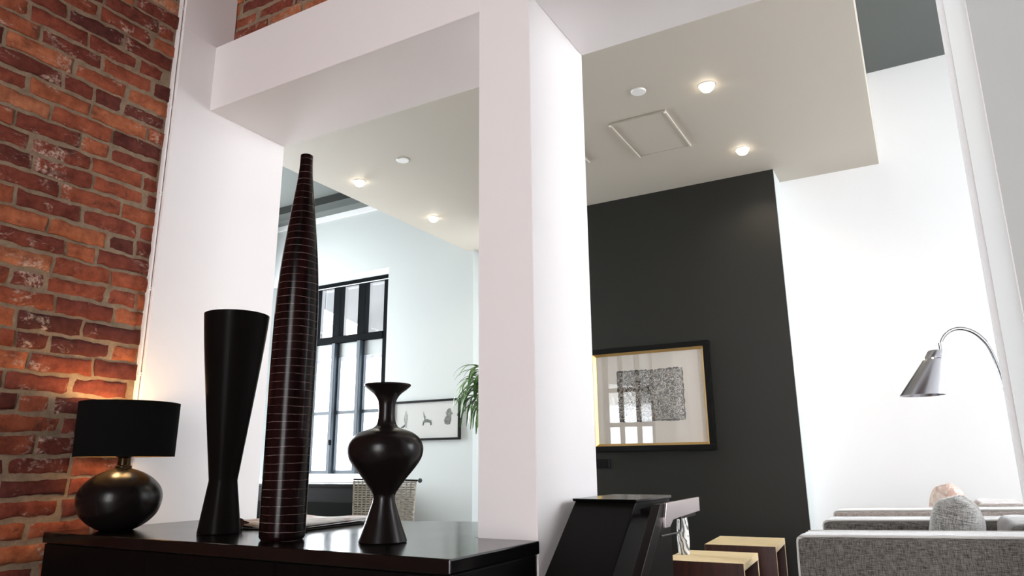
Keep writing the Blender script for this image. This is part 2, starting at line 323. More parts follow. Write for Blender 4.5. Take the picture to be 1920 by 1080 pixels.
def brick_wall(name, origin, u, nrm, length, z0, z1, phase, row_off):
    """origin at the start of the wall face; u along it; nrm outward; one mesh of mortar and bricks"""
    bm = bmesh.new(); tone = bm.verts.layers.float.new('tone')
    O, U, Nn = Vector(origin), Vector(u), Vector(nrm); Hh, Ll, J = 0.066, 0.212, 0.013
    def P(a, z, d): return O + U*a + Nn*d + Vector((0, 0, z))
    # mortar sheet with its own thickness
    vs_ = [bm.verts.new(P(a, z, d)) for d in (-0.12, -0.007) for a, z in ((0, z0), (length, z0), (length, z1), (0, z1))]
    for q in ((3, 2, 1, 0), (4, 5, 6, 7), (0, 1, 5, 4), (1, 2, 6, 5), (2, 3, 7, 6), (3, 0, 4, 7)): bm.faces.new([vs_[i] for i in q]).material_index = 1
    row = 0; z = z0 + row_off
    while z < z1:
        a = -Ll*random.random()*0.5 + (row % 2)*Ll*0.5 + phase - Ll
        while a < length:
            r = random.random()
            L = Ll*0.52 if r < 0.17 else Ll*random.uniform(0.93, 1.05)
            a0, a1 = max(a + J/2, 0), min(a + L - J/2, length); zz0 = z + J/2 + random.uniform(-.0025, .0025); zz1 = min(z + Hh - J/2 + random.uniform(-.0025, .0025), z1)
            if a1 - a0 > 0.02 and zz1 - zz0 > 0.02:
                na = max(4, int((a1-a0)/0.014)); nz = 5; dep = random.uniform(-0.003, 0.005); tilt = random.uniform(-.006, .006)
                tn = random.random()**1.15 * 0.95
                tn = tn*0.95 + 0.04
                tn = min(max(tn, 0), 1); grid = {}
                for i in range(na+1):
                    for k in range(nz+1):
                        s, t = i/na, k/nz; aa, zz = a0+(a1-a0)*s, zz0+(zz1-zz0)*t
                        ed = min(s*(a1-a0), (1-s)*(a1-a0), t*(zz1-zz0), (1-t)*(zz1-zz0))
                        q = P(aa, zz, 0); nn = noise.noise(q*45)*0.0028 + noise.noise(q*13)*0.002
                        edge = -0.006 if ed < 1e-6 else 0.0
                        wob = Vector((0, 0, noise.noise(q*28 + Vector((7, 1, 3)))*0.007)) + U*noise.noise(q*28)*0.006 if ed < 1e-6 else Vector()
                        vv = bm.verts.new(P(aa, zz, dep + nn + edge + tilt*(s-.5)) + wob); vv[tone] = tn; grid[i, k] = vv
                for i in range(na):
                    for k in range(nz): bm.faces.new((grid[i, k], grid[i+1, k], grid[i+1, k+1], grid[i, k+1]))
                loop = [grid[i, 0] for i in range(na+1)] + [grid[na, k] for k in range(1, nz+1)] + [grid[i, nz] for i in range(na-1, -1, -1)] + [grid[0, k] for k in range(nz-1, 0, -1)]
                back = []
                for lv in loop:
                    bv = bm.verts.new(lv.co - Nn*0.02); bv[tone] = tn; back.append(bv)
                for i in range(len(loop)):
                    j = (i+1) % len(loop); bm.faces.new((loop[j], loop[i], back[i], back[j]))
            a += L
        row += 1; z += Hh
    me = bpy.data.meshes.new(name); bm.to_mesh(me); bm.free()
    for p in me.polygons: p.use_smooth = True
    me.set_sharp_from_angle(angle=math.radians(60))
    o = link(name, me, [M['brick'], M['mortar']]); return tag(o, kind='structure')
# left brick wall faces +X, runs back to the white pier
brick_wall('wall_left', (XB, -1.2, 0), (0, 1, 0), (1, 0, 0), 2.787, 0.0, 4.6, 0.06, 0.0)
tag(obj('wall_left_end', B((-2.60, XB, -3.0, -1.2, 0, 4.6)), M['front_dark']), kind='structure')
brick_wall('wall_upper_brick', (XJ-0.06, 1.834, ZT), (1, 0, 0), (0, -1, 0), 6.4, 0.0, 1.9, 0.03, 0.004)
tag(obj('ceiling_front', B((-2.6, 4.0, -3.2, 2.0, 4.6, 4.7)), M['front_dark']), kind='structure')
wall_x('wall_front', -2.6, 4.0, -3.2, -3.0, 0, 4.6, [(-0.7, 0.9, 0.3, 3.4)], M['front_dark'])
tag(obj('wall_right', B((4.0, 4.2, -3.2, 2.157, 0, 4.6)), M['front_dark']), kind='structure')

# back rooms
tag(obj('ceiling_soffit', B((-3.95, -0.022, Y2, YW+0.1, ZS, ZU-0.002)), M['beige'], bevel=0.003, seg=1), kind='structure')
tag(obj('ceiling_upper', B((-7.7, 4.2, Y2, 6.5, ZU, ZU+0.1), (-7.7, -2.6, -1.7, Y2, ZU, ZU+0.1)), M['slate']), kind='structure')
tag(obj('trim_3', B((-7.5, -3.952, 5.55, 5.72, ZU-0.09, ZU-0.001)), M['slate_dark']), kind='structure')
tag(obj('trim_4', B((-7.5, -3.952, YW-0.012, YW-0.001, ZU-0.065, ZU-0.001)), M['white']), kind='structure')
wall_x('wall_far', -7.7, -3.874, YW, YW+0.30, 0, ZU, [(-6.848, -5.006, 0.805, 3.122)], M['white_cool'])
bm = bmesh.new(); prism(bm, [(-5.006, YW+0.001), (-5.19, YW+0.26), (-5.006, YW+0.26)], 0.806, 3.121, 'z'); tag(obj('trim_5', bm, M['white']), kind='structure')
tag(obj('wall_far_corner', B((-3.874, -3.2, YW+0.10, YW+0.30, 0, ZU)), M['white']), kind='structure')
tag(obj('wall_charcoal', B((-3.2, -0.747, YD, YD+0.02, 0, ZS)), M['charcoal']), kind='structure')
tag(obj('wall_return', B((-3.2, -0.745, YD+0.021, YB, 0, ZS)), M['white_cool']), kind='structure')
tag(obj('wall_back', B((-3.2, 4.0, YB, YB+0.2, 0, ZU)), M['white']), kind='structure')
wall_y('wall_side', Y2, 6.0, 4.0, 4.2, 0, ZU, [(3.0, 5.7, 0.5, 3.5)], M['white'])
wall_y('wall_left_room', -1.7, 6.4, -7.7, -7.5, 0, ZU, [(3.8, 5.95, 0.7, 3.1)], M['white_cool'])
wall_x('wall_street', -7.7, -2.6, -1.7, -1.5, 0, ZU, [(-5.06, -4.08, 0.7, 3.0)], M['white'])
tag(obj('wall_back_upper', B((-2.6, 4.0, 1.96, Y2, ZT+0.001, ZU+0.1)), M['white']), kind='structure')

def grid_window(name, axis, pos, a0, a1, z0, z1, na, bars, fw=0.055, depth=0.06, fm='frame_black'):
    """simple glazed window: frame ring, mullions, bars and panes"""
    t = empty(name, (0, 0, 0)); tag(t, kind='structure')
    def bb(bm, A0, A1, Z0, Z1, d=depth):
        if axis == 'x': box(bm, A0, A1, pos-d/2, pos+d/2, Z0, Z1)
        else: box(bm, pos-d/2, pos+d/2, A0, A1, Z0, Z1)
    bm = bmesh.new(); bb(bm, a0, a1, z0, z0+fw); bb(bm, a0, a1, z1-fw, z1); bb(bm, a0, a0+fw, z0+fw, z1-fw); bb(bm, a1-fw, a1, z0+fw, z1-fw)
    obj('window_frame', bm, M[fm], t, bevel=0.004)
    for i in range(1, na):
        c = a0 + (a1-a0)*i/na; bm = bmesh.new(); bb(bm, c-fw/2, c+fw/2, z0+fw, z1-fw, depth*0.9); obj('mullion', bm, M[fm], t, bevel=0.004)
    for z in bars: bm = bmesh.new(); bb(bm, a0+fw, a1-fw, z-fw/2, z+fw/2, depth*0.8); obj('glazing_bar', bm, M[fm], t)
    bm = bmesh.new(); bb(bm, a0+fw, a1-fw, z0+fw, z1-fw, 0.006); obj('pane', bm, M['glass'], t)
    return t
grid_window('window_2', 'x', -3.1, -0.7, 0.9, 0.3, 3.4, 3, (1.5, 2.6))
grid_window('window_3', 'y', 4.1, 3.0, 5.7, 0.5, 3.5, 4, (1.5, 2.6)); grid_window('window_4', 'y', -7.6, 3.8, 5.95, 0.7, 3.1, 5, (1.6, 2.4))
grid_window('window_5', 'x', -1.6, -5.06, -4.08, 0.7, 3.0, 3, (1.63, 2.26), fw=0.08)

# the far window: black upper lights over casements with glare painted into their grey
W = empty('window_1'); tag(W, kind='structure')
yw0, yw1 = YW+0.25, YW+0.30
bm = B((-6.848, -5.19, yw0-0.03, yw1, 3.075, 3.121), (-6.848, -6.67, yw0-0.02, yw1, 0.85, 3.075), (-5.252, -5.19, yw0-0.02, yw1, 0.85, 3.075), (-6.67, -5.252, yw0-0.03, yw1, 2.372, 2.455))
obj('window_frame', bm, M['frame_black'], W, bevel=0.003)
obj('head_trim', B((-6.84, -5.0, yw0-0.045, yw0-0.031, 3.062, 3.068)), M['grey'], W)
for xc in (-5.58, -5.97, -6.35): obj('mullion', B((xc-0.055, xc+0.055, yw0-0.03, yw1, 2.455, 3.075)), M['frame_black'], W, bevel=0.004)
for xc in (-5.585, -5.975, -6.36): obj('casement_post', B((xc-0.027, xc+0.027, yw0-0.05, yw1, 0.86, 2.372)), M['slate_glare'], W, bevel=0.006)
cols = [(-5.252, -5.558), (-5.612, -5.948), (-6.002, -6.333), (-6.387, -6.67)]
for xr, xl in cols:
    s = obj('casement', B((xl, xl+0.022, yw0, yw1-0.005, 0.86, 2.37), (xr-0.022, xr, yw0, yw1-0.005, 0.86, 2.37), (xl+.022, xr-.022, yw0, yw1-.005, 0.86, 0.90), (xl+.022, xr-.022, yw0, yw1-.005, 1.535, 1.572)), M['slate_glare'], W, bevel=0.003)
    obj('blind', B((xl+0.022, xr-0.022, yw0+0.01, yw0+0.02, 2.20, 2.371)), M['glass_frost'], s)
for xc in (-5.94, -5.55): obj('handle', B((xc-0.012, xc+0.012, yw0-0.075, yw0-0.051, 1.18, 1.24), (xc-0.006, xc+0.03, yw0-0.085, yw0-0.076, 1.215, 1.235)), M['frame_black'], W, bevel=0.003)
obj('pane', B((-6.67, -5.252, yw1-0.02, yw1-0.014, 0.86, 3.075)), M['glass'], W)
obj('window_sill', B((-6.85, -5.005, YW-0.05, yw1-0.001, 0.775, 0.806)), M['white'], W, bevel=0.004)

# building over the road, seen through the upper lights
def building(loc, rz, label, zg):
    bld = empty('apartment_building', loc, rz, label, 'building')
    obj('facade', B((-9, 12, 0, 4.0, zg, 12)), M['stone'], bld); obj('ground_floor', B((-9, 12, 0.01, 4.0, 0, zg-0.001)), M['glare_white'], bld)  # ground floor coloured white in place of the glare behind the lower panes
    for x in (-2.6, 0.2, 3.0, -5.4, 5.8):
        f = obj('window', B((x-0.5, x+0.5, -0.06, 0.02, zg+0.9, zg+2.9)), M['stone_light'], bld); obj('pane', B((x-0.4, x-0.04, -0.08, -0.061, zg+1.0, zg+2.8)), M['stone_dark'], f); obj('pane', B((x+0.04, x+0.4, -0.08, -0.061, zg+1.0, zg+2.8)), M['stone_dark'], f)
    obj('cornice', B((-9, 12, -0.2, -0.001, zg, zg+0.3)), M['stone_light'], bld)
building((-13, 16.0, 0), 0, 'pale stone building across the street seen through the upper window panes', 4.0)
building((-9, -16.0, 0), PI, 'pale building mirrored in the glass of the ink picture', 3.2)

# ------------------------------------------------------------------ console table
t = empty('console_table', (-1.7, 1.53, 0), 0, 'long black lacquered console built against the pillar and carrying the vases', 'console')
bm = bmesh.new(); poly = [(-2.462, 1.33), (-0.905, 1.33), (-0.905, 1.743), (PL-0.002, 1.743), (PL-0.002, 2.25), (-1.393, 2.228), (-1.95, 2.06), (-2.25, 1.985), (-2.432, 1.96), (-2.432, 1.56), (-2.462, 1.56)]
prism(bm, [(x+1.7, y-1.53) for x, y in poly], 0.722, 0.755, 'z'); obj('tabletop', bm, M['black_lacquer'], t, bevel=0.004)
obj('body', B((-0.755, 0.788, -0.19, 0.205, 0.06, 0.721)), M['black_front'], t, bevel=0.003)
obj('rear_panel', B((-0.70, 0.598, 0.206, 0.40, 0.06, 0.721)), M['black_front'], t)
obj('plinth', B((-0.74, 0.77, -0.16, 0.20, 0.0, 0.059)), M['plastic_black'], t)
for i in range(3): obj('door', B((-0.745+i*0.51, -0.237+i*0.51, -0.198, -0.1905, 0.08, 0.7195)), M['black_front'], t)

ZT_ = 0.755
# table lamp
t = empty('table_lamp', (-2.300, 1.468, ZT_), 0, 'lit table lamp with round black base and wide black drum shade', 'lamp')
pr = [(0, 0), (0, 0.045)] + sprof([(0.001, 0.050), (0.012, 0.072), (0.030, 0.096), (0.056, 0.1165), (0.097, 0.1262), (0.132, 0.118), (0.160, 0.094), (0.178, 0.066), (0.188, 0.042), (0.193, 0.026), (0.197, 0.024)], 5)
obj('base', lathe(pr + [(0.197, 0)]), M['black_pot'], t, smooth=True)
nk = obj('neck', lathe([(0.190, 0), (0.190, 0.024), (0.200, 0.025), (0.204, 0.020), (0.226, 0.019), (0.231, 0.026), (0.240, 0.026), (0.243, 0.016), (0.275, 0.016), (0.275, 0)], 32), M['dark_neck'], t, smooth=True)
sh = bmesh.new(); n = 72; R0, R1 = 0.1500, 0.1525
pf = [(0.230, R0), (0.405, R1), (0.405, R1-0.003), (0.230, R0-0.003), (0.230, R0)]
rings = [[sh.verts.new((r*math.cos(2*PI*i/n), r*math.sin(2*PI*i/n), z)) for i in range(n)] for z, r in pf[:4]]
for k in range(4):
    for i in range(n):
        f = sh.faces.new((rings[k][i], rings[k][(i+1) % n], rings[(k+1) % 4][(i+1) % n], rings[(k+1) % 4][i])); f.material_index = 1 if k == 2 else 0
obj('lamp_shade', sh, [M['black_fabric'], M['shade_lining']], t, smooth=True)
bm = bmesh.new()
for k in range(3): a = 2*PI*k/3; tube(bm, [(0.016*math.cos(a), 0.016*math.sin(a), 0.27), ((R0-0.003)*math.cos(a), (R0-0.003)*math.sin(a), 0.36)], 0.0015, 6)
obj('shade_carrier', bm, M['brass'], t)
obj('bulb', lathe([(0.276, 0), (0.276, 0.013), (0.29, 0.020), (0.312, 0.028), (0.335, 0.024), (0.345, 0.010), (0.347, 0)], 24), M['bulb_warm'], t, smooth=True)
ld = bpy.data.lights.new('lamp_light', 'POINT'); ld.energy = 1.9; ld.color = (1.0, 0.62, 0.28); ld.shadow_soft_size = 0.03
lo = bpy.data.objects.new('lamp_light', ld); C.objects.link(lo); lo.parent = t; lo.location = (-0.055, -0.015, 0.372)
ld2 = bpy.data.lights.new('lamp_light_lower', 'POINT'); ld2.energy = 0.12; ld2.color = (1.0, 0.6, 0.25); ld2.shadow_soft_size = 0.02
lo = bpy.data.objects.new('lamp_light_lower', ld2); C.objects.link(lo); lo.parent = t; lo.location = (0.04, 0, 0.255)

# beaker vase
pr = [(0, 0), (0.0, 0.060), (0.002, 0.0626), (0.153, 0.0418), (0.156, 0.0418)] + sprof([(0.158, 0.0420), (0.317, 0.0615), (0.484, 0.0815), (0.600, 0.0940), (0.672, 0.1000)], 5) + [(0.673, 0.0985), (0.672, 0.0965), (0.60, 0.090), (0.40, 0.066), (0.22, 0.042), (0.20, 0)]
o = obj('beaker_vase', lathe(pr, 80), M['black_satin'], smooth=True, angle=20); o.location = (-1.890, 1.533, ZT_)
tag(o, 'matte black waisted vase flaring to a wide beaker, beside the lamp', 'vase')
# bottle vase
pr = [(0, 0), (0, 0.055), (0.008, 0.0608)] + sprof([(0.012, 0.0612), (0.1, 0.0622), (0.25, 0.0625), (0.42, 0.0632), (0.60, 0.0622), (0.70, 0.0592), (0.80, 0.0520), (0.89, 0.0425), (0.96, 0.0345), (1.02, 0.0272), (1.06, 0.0225), (1.10, 0.0196), (1.135, 0.0188)], 5) + [(1.136, 0.0175), (1.13, 0.015), (1.0, 0.012), (0.99, 0)]
o = obj('bottle_vase', lathe(pr, 80), M['striped'], smooth=True, angle=50); o.location = (-1.562, 1.476, ZT_)
tag(o, 'very tall dark bottle vase scored with thin pale rings', 'vase')
# urn vase
pr = [(0, 0), (0, 0.061), (0.003, 0.0640), (0.049, 0.0470), (0.100, 0.0300), (0.110, 0.0285)] + sprof([(0.118, 0.0290), (0.128, 0.0335), (0.157, 0.0545), (0.190, 0.0815), (0.213, 0.0960), (0.234, 0.1010), (0.252, 0.0985), (0.268, 0.0890), (0.281, 0.0720), (0.288, 0.0540), (0.2925, 0.0400), (0.300, 0.0290), (0.316, 0.0232), (0.345, 0.0222), (0.366, 0.0250), (0.383, 0.0350), (0.396, 0.0510), (0.406, 0.0625)], 6) + [(0.409, 0.0640), (0.411, 0.0630), (0.405, 0.055), (0.39, 0.036), (0.37, 0.018), (0.30, 0.015), (0.29, 0)]
o = obj('urn_vase', lathe(pr, 80), M['black_pot'], smooth=True, angle=22); o.location = (-1.262, 1.539, ZT_)
tag(o, 'glossy black urn vase with round shoulders, pinched waist and flared lip', 'vase')

# newspapers and sunglasses on the console
t = empty('newspaper_folder', (-1.71, 1.86, ZT_), math.radians(4), 'open newspaper in a black folder lying on the console behind the vases', 'newspaper')
obj('folder', B((-0.34, 0.0, -0.19, 0.19, 0.0, 0.005)), M['plastic_black'], t, bevel=0.002)
bm = bmesh.new(); tube(bm, [(0.0, -0.19, 0.008), (0.0, -0.16, 0.008)], 0.008, 10); obj('binding_clip', bm, M['plastic_black'], t, smooth=True)
for k in range(3):
    bm = bmesh.new(); nx = 14
    vv = [[bm.verts.new((-0.335+0.33*i/nx, -0.17+0.35*j/4+0.004*k, 0.007+0.0045*k+0.0035*math.sin(i*0.5+k)+0.003*(j/4))) for j in range(5)] for i in range(nx+1)]
    for i in range(nx):
        for j in range(4): bm.faces.new((vv[i][j], vv[i+1][j], vv[i+1][j+1], vv[i][j+1]))
    o = obj('page', bm, M['news'], t, smooth=True); s = o.modifiers.new('s', 'SOLIDIFY'); s.thickness = 0.0015
t = empty('sunglasses', (-1.945, 1.615, ZT_), math.radians(20), 'small folded dark sunglasses lying between the beaker and bottle vases', 'sunglasses')
for sx in (-1, 1):
    bm = lathe([(0, 0), (0, 0.024), (0.003, 0.024), (0.003, 0)], 24)
    bmesh.ops.transform(bm, matrix=Matrix.Translation((sx*0.028, 0, 0.019)) @ Matrix.Rotation(math.radians(58), 4, 'X') @ Matrix.Diagonal((1, 0.8, 1, 1)), verts=bm.verts)
    obj('lens', bm, mat('smoke_pink_lens', (0.10, 0.07, 0.08), 0.15) if sx < 0 else bpy.data.materials['smoke_pink_lens'], t, smooth=True)
    bm = bmesh.new(); tube(bm, [(sx*0.052, -0.002, 0.028), (sx*0.055, 0.02, 0.022), (-sx*0.02, 0.035, 0.012), (-sx*0.06, 0.038, 0.006)], 0.0022, 6); obj('temple', bm, M['plastic_black'], t, smooth=True)
bm = bmesh.new(); tube(bm, [(-0.008, 0, 0.027), (0, -0.003, 0.030), (0.008, 0, 0.027)], 0.002, 6); obj('bridge', bm, M['plastic_black'], t)
obj('nose_rest', B((-0.05, 0.05, -0.012, -0.004, 0.0, 0.008)), M['plastic_black'], t, bevel=0.003)

# ------------------------------------------------------------------ ceiling fittings
def downlight(loc, label, watts=14):
    t = empty('ceiling_light', loc, 0, label, 'ceiling light', 'domed spotlights in the beige ceiling')
    obj('trim_ring', lathe([(0.0, 0.030), (0.0, 0.050), (-0.005, 0.049), (-0.007, 0.042), (-0.004, 0.036), (0.0, 0.030)], 40), M['plastic_white'], t, smooth=True)
    obj('bulb', lathe([(-0.001, 0), (-0.001, 0.044), (-0.012, 0.043), (-0.024, 0.037), (-0.036, 0.026), (-0.043, 0.012), (-0.045, 0)], 40), M['bulb'], t, smooth=True)
    d = bpy.data.lights.new('bulb_light', 'SPOT'); d.energy = watts; d.color = (1, 0.86, 0.68); d.spot_size = math.radians(150); d.spot_blend = 0.6; d.shadow_soft_size = 0.04
    o = bpy.data.objects.new('bulb_light', d); C.objects.link(o); o.parent = t; o.location = (0, 0, -0.06); return t
downlight((-0.861, 3.936, ZS), 'lit domed spotlight beside the hatch and the nearer disc, right-hand ceiling', 8)
downlight((-0.871, 4.968, ZS), 'lit domed spotlight nearest the top corner of the charcoal wall', 8)
downlight((-3.648, 4.015, ZS), 'lit domed spotlight above the tall bottle vase, near dark ceiling recess', 8)
downlight((-3.643, 5.017, ZS), 'lit domed spotlight nearest the pillar in the left opening', 8)
def disc(loc, label):
    o = obj('smoke_detector', lathe([(0.0, 0), (0.0, 0.046), (-0.005, 0.046), (-0.008, 0.043), (-0.008, 0)], 40), M['plastic_white'], smooth=True, angle=30); o.location = loc
    tag(o, label, 'smoke detector', 'white ceiling discs')
disc((-1.24, 3.794, ZS), 'flat white round disc on the ceiling beside the square hatch')
disc((-3.098, 3.865, ZS), 'flat white round disc on the ceiling seen through the left opening')
def hatch(x0, x1, y0, y1, label):
    t = empty('ceiling_hatch', ((x0+x1)/2, (y0+y1)/2, ZS), 0, label, 'ceiling hatch'); a, b = (x1-x0)/2, (y1-y0)/2; r = 0.012
    obj('panel', B((-a+r, a-r, -b+r, b-r, -0.006, -0.0005)), M['beige'], t)
    obj('frame', B((-a, -a+r, -b, b, -0.016, -0.0005), (a-r, a, -b, b, -0.016, -0.0005), (-a+r, a-r, -b, -b+r, -0.016, -0.0005), (-a+r, a-r, b-r*0.6, b, -0.008, -0.0005)), M['beige'], t, bevel=0.002)
    for sx in (-1, 1): o = obj('screw', lathe([(-0.021, 0), (-0.021, 0.007), (-0.015, 0.008), (-0.015, 0)], 12), M['plastic_white'], t); o.location = (sx*(a-0.006), -b+0.006, 0)
hatch(-1.56, -1.17, 4.10, 4.70, 'square beige access hatch in the ceiling between disc and spotlights')
hatch(-2.32, -1.908, 4.00, 4.60, 'beige hatch corner mostly hidden behind the right edge of the pillar')

# ------------------------------------------------------------------ pictures and socket
def frame_ring(bm, x0, x1, z0, z1, w, y0, y1):
    box(bm, x0, x1, y0, y1, z1-w, z1); box(bm, x0, x1, y0, y1, z0, z0+w); box(bm, x0, x0+w, y0, y1, z0+w, z1-w); box(bm, x1-w, x1, y0, y1, z0+w, z1-w)
t = empty('framed_picture', (-1.83, YD-0.001, 1.45), 0, 'abstract black ink picture in black and gold frame on charcoal wall', 'picture')
ax, az = 0.497, 0.410
bm = bmesh.new(); frame_ring(bm, -ax, ax, -az, az, 0.042, -0.055, 0.0); obj('frame', bm, M['plastic_black'], t, bevel=0.003)
bm = bmesh.new()
for (xa, xb, za, zb) in [(-ax+.042, ax-.042, -az+.042, az-.042)]:
    o_ = [(xa, za), (xb, za), (xb, zb), (xa, zb)]; i_ = [(xa+.018, za+.018), (xb-.018, za+.018), (xb-.018, zb-.018), (xa+.018, zb-.018)]
    vo = [bm.verts.new((x, -0.048, z)) for x, z in o_]; vi = [bm.verts.new((x, -0.022, z)) for x, z in i_]; vb = [bm.verts.new((x, -0.004, z)) for x, z in i_]; vc = [bm.verts.new((x, -0.004, z)) for x, z in o_]
    for i in range(4):
        j = (i+1) % 4; bm.faces.new((vo[i], vo[j], vi[j], vi[i])); bm.faces.new((vi[i], vi[j], vb[j], vb[i])); bm.faces.new((vc[j], vc[i], vo[i], vo[j]))
obj('gold_lip', bm, M['gold'], t)
obj('mat_board', B((-ax+.06, ax-.06, -0.016, -0.010, -az+.06, az-.06)), M['mat_board'], t)
# ink sheet with ragged border
bm = bmesh.new(); pts = []
X0, X1, Z0, Z1 = -0.262, 0.280, -0.182, 0.222
for i in range(40): pts.append((X0+(X1-X0)*i/40, Z0+random.uniform(-.006, .004)))
for i in range(30): pts.append((X1+random.uniform(-.004, .005), Z0+(Z1-Z0)*i/30))
for i in range(40): pts.append((X1-(X1-X0)*i/40, Z1+random.uniform(-.006, .006)))
for i in range(30): pts.append((X0+random.uniform(-.005, .004), Z1-(Z1-Z0)*i/30))
prism(bm, pts, -0.0175, -0.0162, 'y'); obj('ink_print', bm, M['ink'], t)
obj('glass', B((-ax+.06, ax-.06, -0.0225, -0.0205, -az+.06, az-.06)), M['glass'], t)

t = empty('framed_print', (-4.44, YW-0.001, 1.40), 0, 'wide thin black frame with three small ink drawings, left of the plant', 'picture')
bx, bz = 0.43, 0.205
bm = bmesh.new(); frame_ring(bm, -bx, bx, -bz, bz, 0.022, -0.03, 0.0); obj('frame', bm, M['plastic_black'], t, bevel=0.002)
obj('mat_board', B((-bx+.022, bx-.022, -0.012, -0.002, -bz+.022, bz-.022)), M['paper'], t)
def blot(pts, dx, dz, m, name='drawing'):
    bm = bmesh.new(); prism(bm, [(x*0.00125+dx, z*0.00115+dz) for x, z in pts], -0.0135, -0.0122, 'y'); return obj(name, bm, m, t)
blot([(-45, -75), (-8, -74), (-6, -40), (-16, -10), (-12, 30), (-2, 50), (4, 82), (12, 50), (22, 40), (24, 0), (16, -40), (12, -80), (4, -80), (4, -45), (-2, -70), (-45, -78)], -0.262, 0.02, M['ink_pale'])
blot([(-40, -55), (-34, -20), (-20, -4), (-30, 30), (-34, 72), (-22, 40), (-8, 20), (-14, 0), (10, 0), (52, -14), (56, -52), (40, -58), (36, -34), (0, -28), (-22, -34), (-30, -58)], 0.01, 0.01, M['ink_wash'])
blot([(-30, -50), (-36, -20), (-24, 4), (-10, 20), (-22, 44), (4, 78), (26, 82), (34, 58), (52, 34), (34, 24), (34, -20), (24, -56), (0, -62), (-14, -58)], 0.275, 0.015, M['ink_wash'])
obj('glass', B((-bx+.022, bx-.022, -0.022, -0.020, -bz+.022, bz-.022)), M['glass'], t)

t = empty('wall_socket', (-2.26, YD-0.001, 0.948), 0, 'black double switch plate on charcoal wall below the gold framed picture', 'socket')
obj('plate', B((-0.078, 0.076, -0.009, 0, -0.035, 0.035)), M['plastic_black'], t, bevel=0.003)
for rx in (0.064, -0.07): obj('rim', B((rx, rx+0.004, -0.0125, -0.0091, -0.028, 0.030)), M['slate_glare'], t)
for sx in (-0.036, 0.030): obj('switch_rocker', B((sx-0.029, sx+0.029, -0.0125, -0.0092, -0.026, 0.026)), M['plastic_black'], t, bevel=0.002)

# ------------------------------------------------------------------ slanted stand beside the pillar
t = empty('slanted_stand', (-0.79, 2.0, 0), 0, 'black slanted floor stand with polished side rail at the pillar foot', 'stand')
def T(v): return [(y-2.0, z) for y, z in v]
bm = bmesh.new(); prism(bm, T([(1.923, 0.846), (2.225, 0.846), (2.225, 0.30), (1.29, 0.30)]), -0.093, 0.088, 'x'); obj('body', bm, M['stand_face'], t, bevel=0.003)
bm = bmesh.new(); prism(bm, T([(1.918, 0.846), (2.228, 0.846), (2.228, 0.854), (1.910, 0.854)]), -0.096, 0.093, 'x'); obj('top_board', bm, M['black_lacquer'], t, bevel=0.001)
obj('rim_rail', B((0.0885, 0.096, -0.065, 0.225, 0.815, 0.829)), M['black_lacquer'], t)
bm = bmesh.new(); prism(bm, T([(1.890, 0.844), (1.955, 0.844), (1.345, 0.30), (1.270, 0.30)]), 0.145, 0.168, 'x'); obj('slanted_post', bm, M['brown_black'], t, bevel=0.002)
bm = bmesh.new(); prism(bm, T([(1.925, 0.846), (2.245, 0.848), (2.245, 0.808), (2.04, 0.803), (1.975, 0.800), (1.945, 0.784), (1.905, 0.784), (1.905, 0.81)]), 0.166, 0.174, 'x'); obj('side_rail', bm, M['stand_rail'], t, bevel=0.001)
obj('tray', B((0.094, 0.165, 0.07, 0.232, 0.795, 0.836)), M['brown_black'], t, bevel=0.002)
bm = bmesh.new(); tube(bm, [(0.168, -0.12, 0.766), (0.168, 0.035, 0.762), (0.168, 0.052, 0.764), (0.168, 0.060, 0.772), (0.168, 0.066, 0.812)], 0.0028, 8); obj('wire_loop', bm, M['black_metal'], t, smooth=True)
obj('base', B((-0.10, 0.18, -0.74, 0.225, 0.0, 0.03)), M['black_lacquer'], t, bevel=0.004)
for (x, y) in ((-0.08, 0.20), (0.155, 0.20), (-0.08, -0.70), (0.155, -0.70)): obj('leg', B((x-0.012, x+0.012, y-0.02, y+0.02, 0.0301, 0.2995 if x < 0.1 else 0.31)), M['black_lacquer'], t)

# ------------------------------------------------------------------ cube tables
def cube_table(loc, rz, lx, ly, h, label):
    t = empty('cube_table', loc, rz, label, 'side table', 'open plywood cube tables')
    th = 0.034; s = 0.020; a, b = lx/2, ly/2
    obj('tabletop', B((-a, a, -b, b, h-th, h)), M['ply'], t, bevel=0.0015)
    for sy in (-1, 1):
        y0, y1 = (-b, -b+s) if sy < 0 else (b-s, b)
        pn = obj('side_panel', B((-a+0.001, a-0.001, y0+0.0015, y1-0.0015, 0, h-th-0.0005)), M['ply'], t)
        yo = (y0-0.0005, y0+0.001) if sy < 0 else (y1-0.001, y1+0.0005); yi = (y1-0.001, y1+0.001) if sy < 0 else (y0-0.001, y0+0.001)
        obj('veneer', B((-a+0.001, a-0.003, yo[0], yo[1], 0, h-0.001 if sy < 0 else h-th), (-a+0.001, a-0.003, yi[0], yi[1], 0, h-th-0.001)), M['dark_wood'], pn)
    obj('inner_lining', B((-a+0.001, a-0.004, -b+s+0.0015, b-s-0.0015, h-th-0.004, h-th-0.0006)), M['dark_wood'], t)
    obj('end_panel', B((-a, -a+s, -b+s+0.0015, b-s-0.0015, 0, h-th-0.005)), M['dark_wood'], t)
    return t
cube_table((-1.045, 3.98, 0), math.radians(3), 0.40, 0.47, 0.47, 'pale topped cube table nearer the slanted stand, patterned vase on it')
cube_table((-1.045, 4.82, 0), math.radians(4), 0.41, 0.54, 0.47, 'pale topped cube table farther back, against the charcoal wall side')
o = obj('patterned_vase', lathe([(0, 0), (0, 0.027), (0.004, 0.030), (0.08, 0.033), (0.16, 0.030), (0.21, 0.026), (0.228, 0.028), (0.230, 0.026), (0.20, 0.022), (0.02, 0.024), (0.02, 0)], 40), M['vase_print'], smooth=True, angle=30)
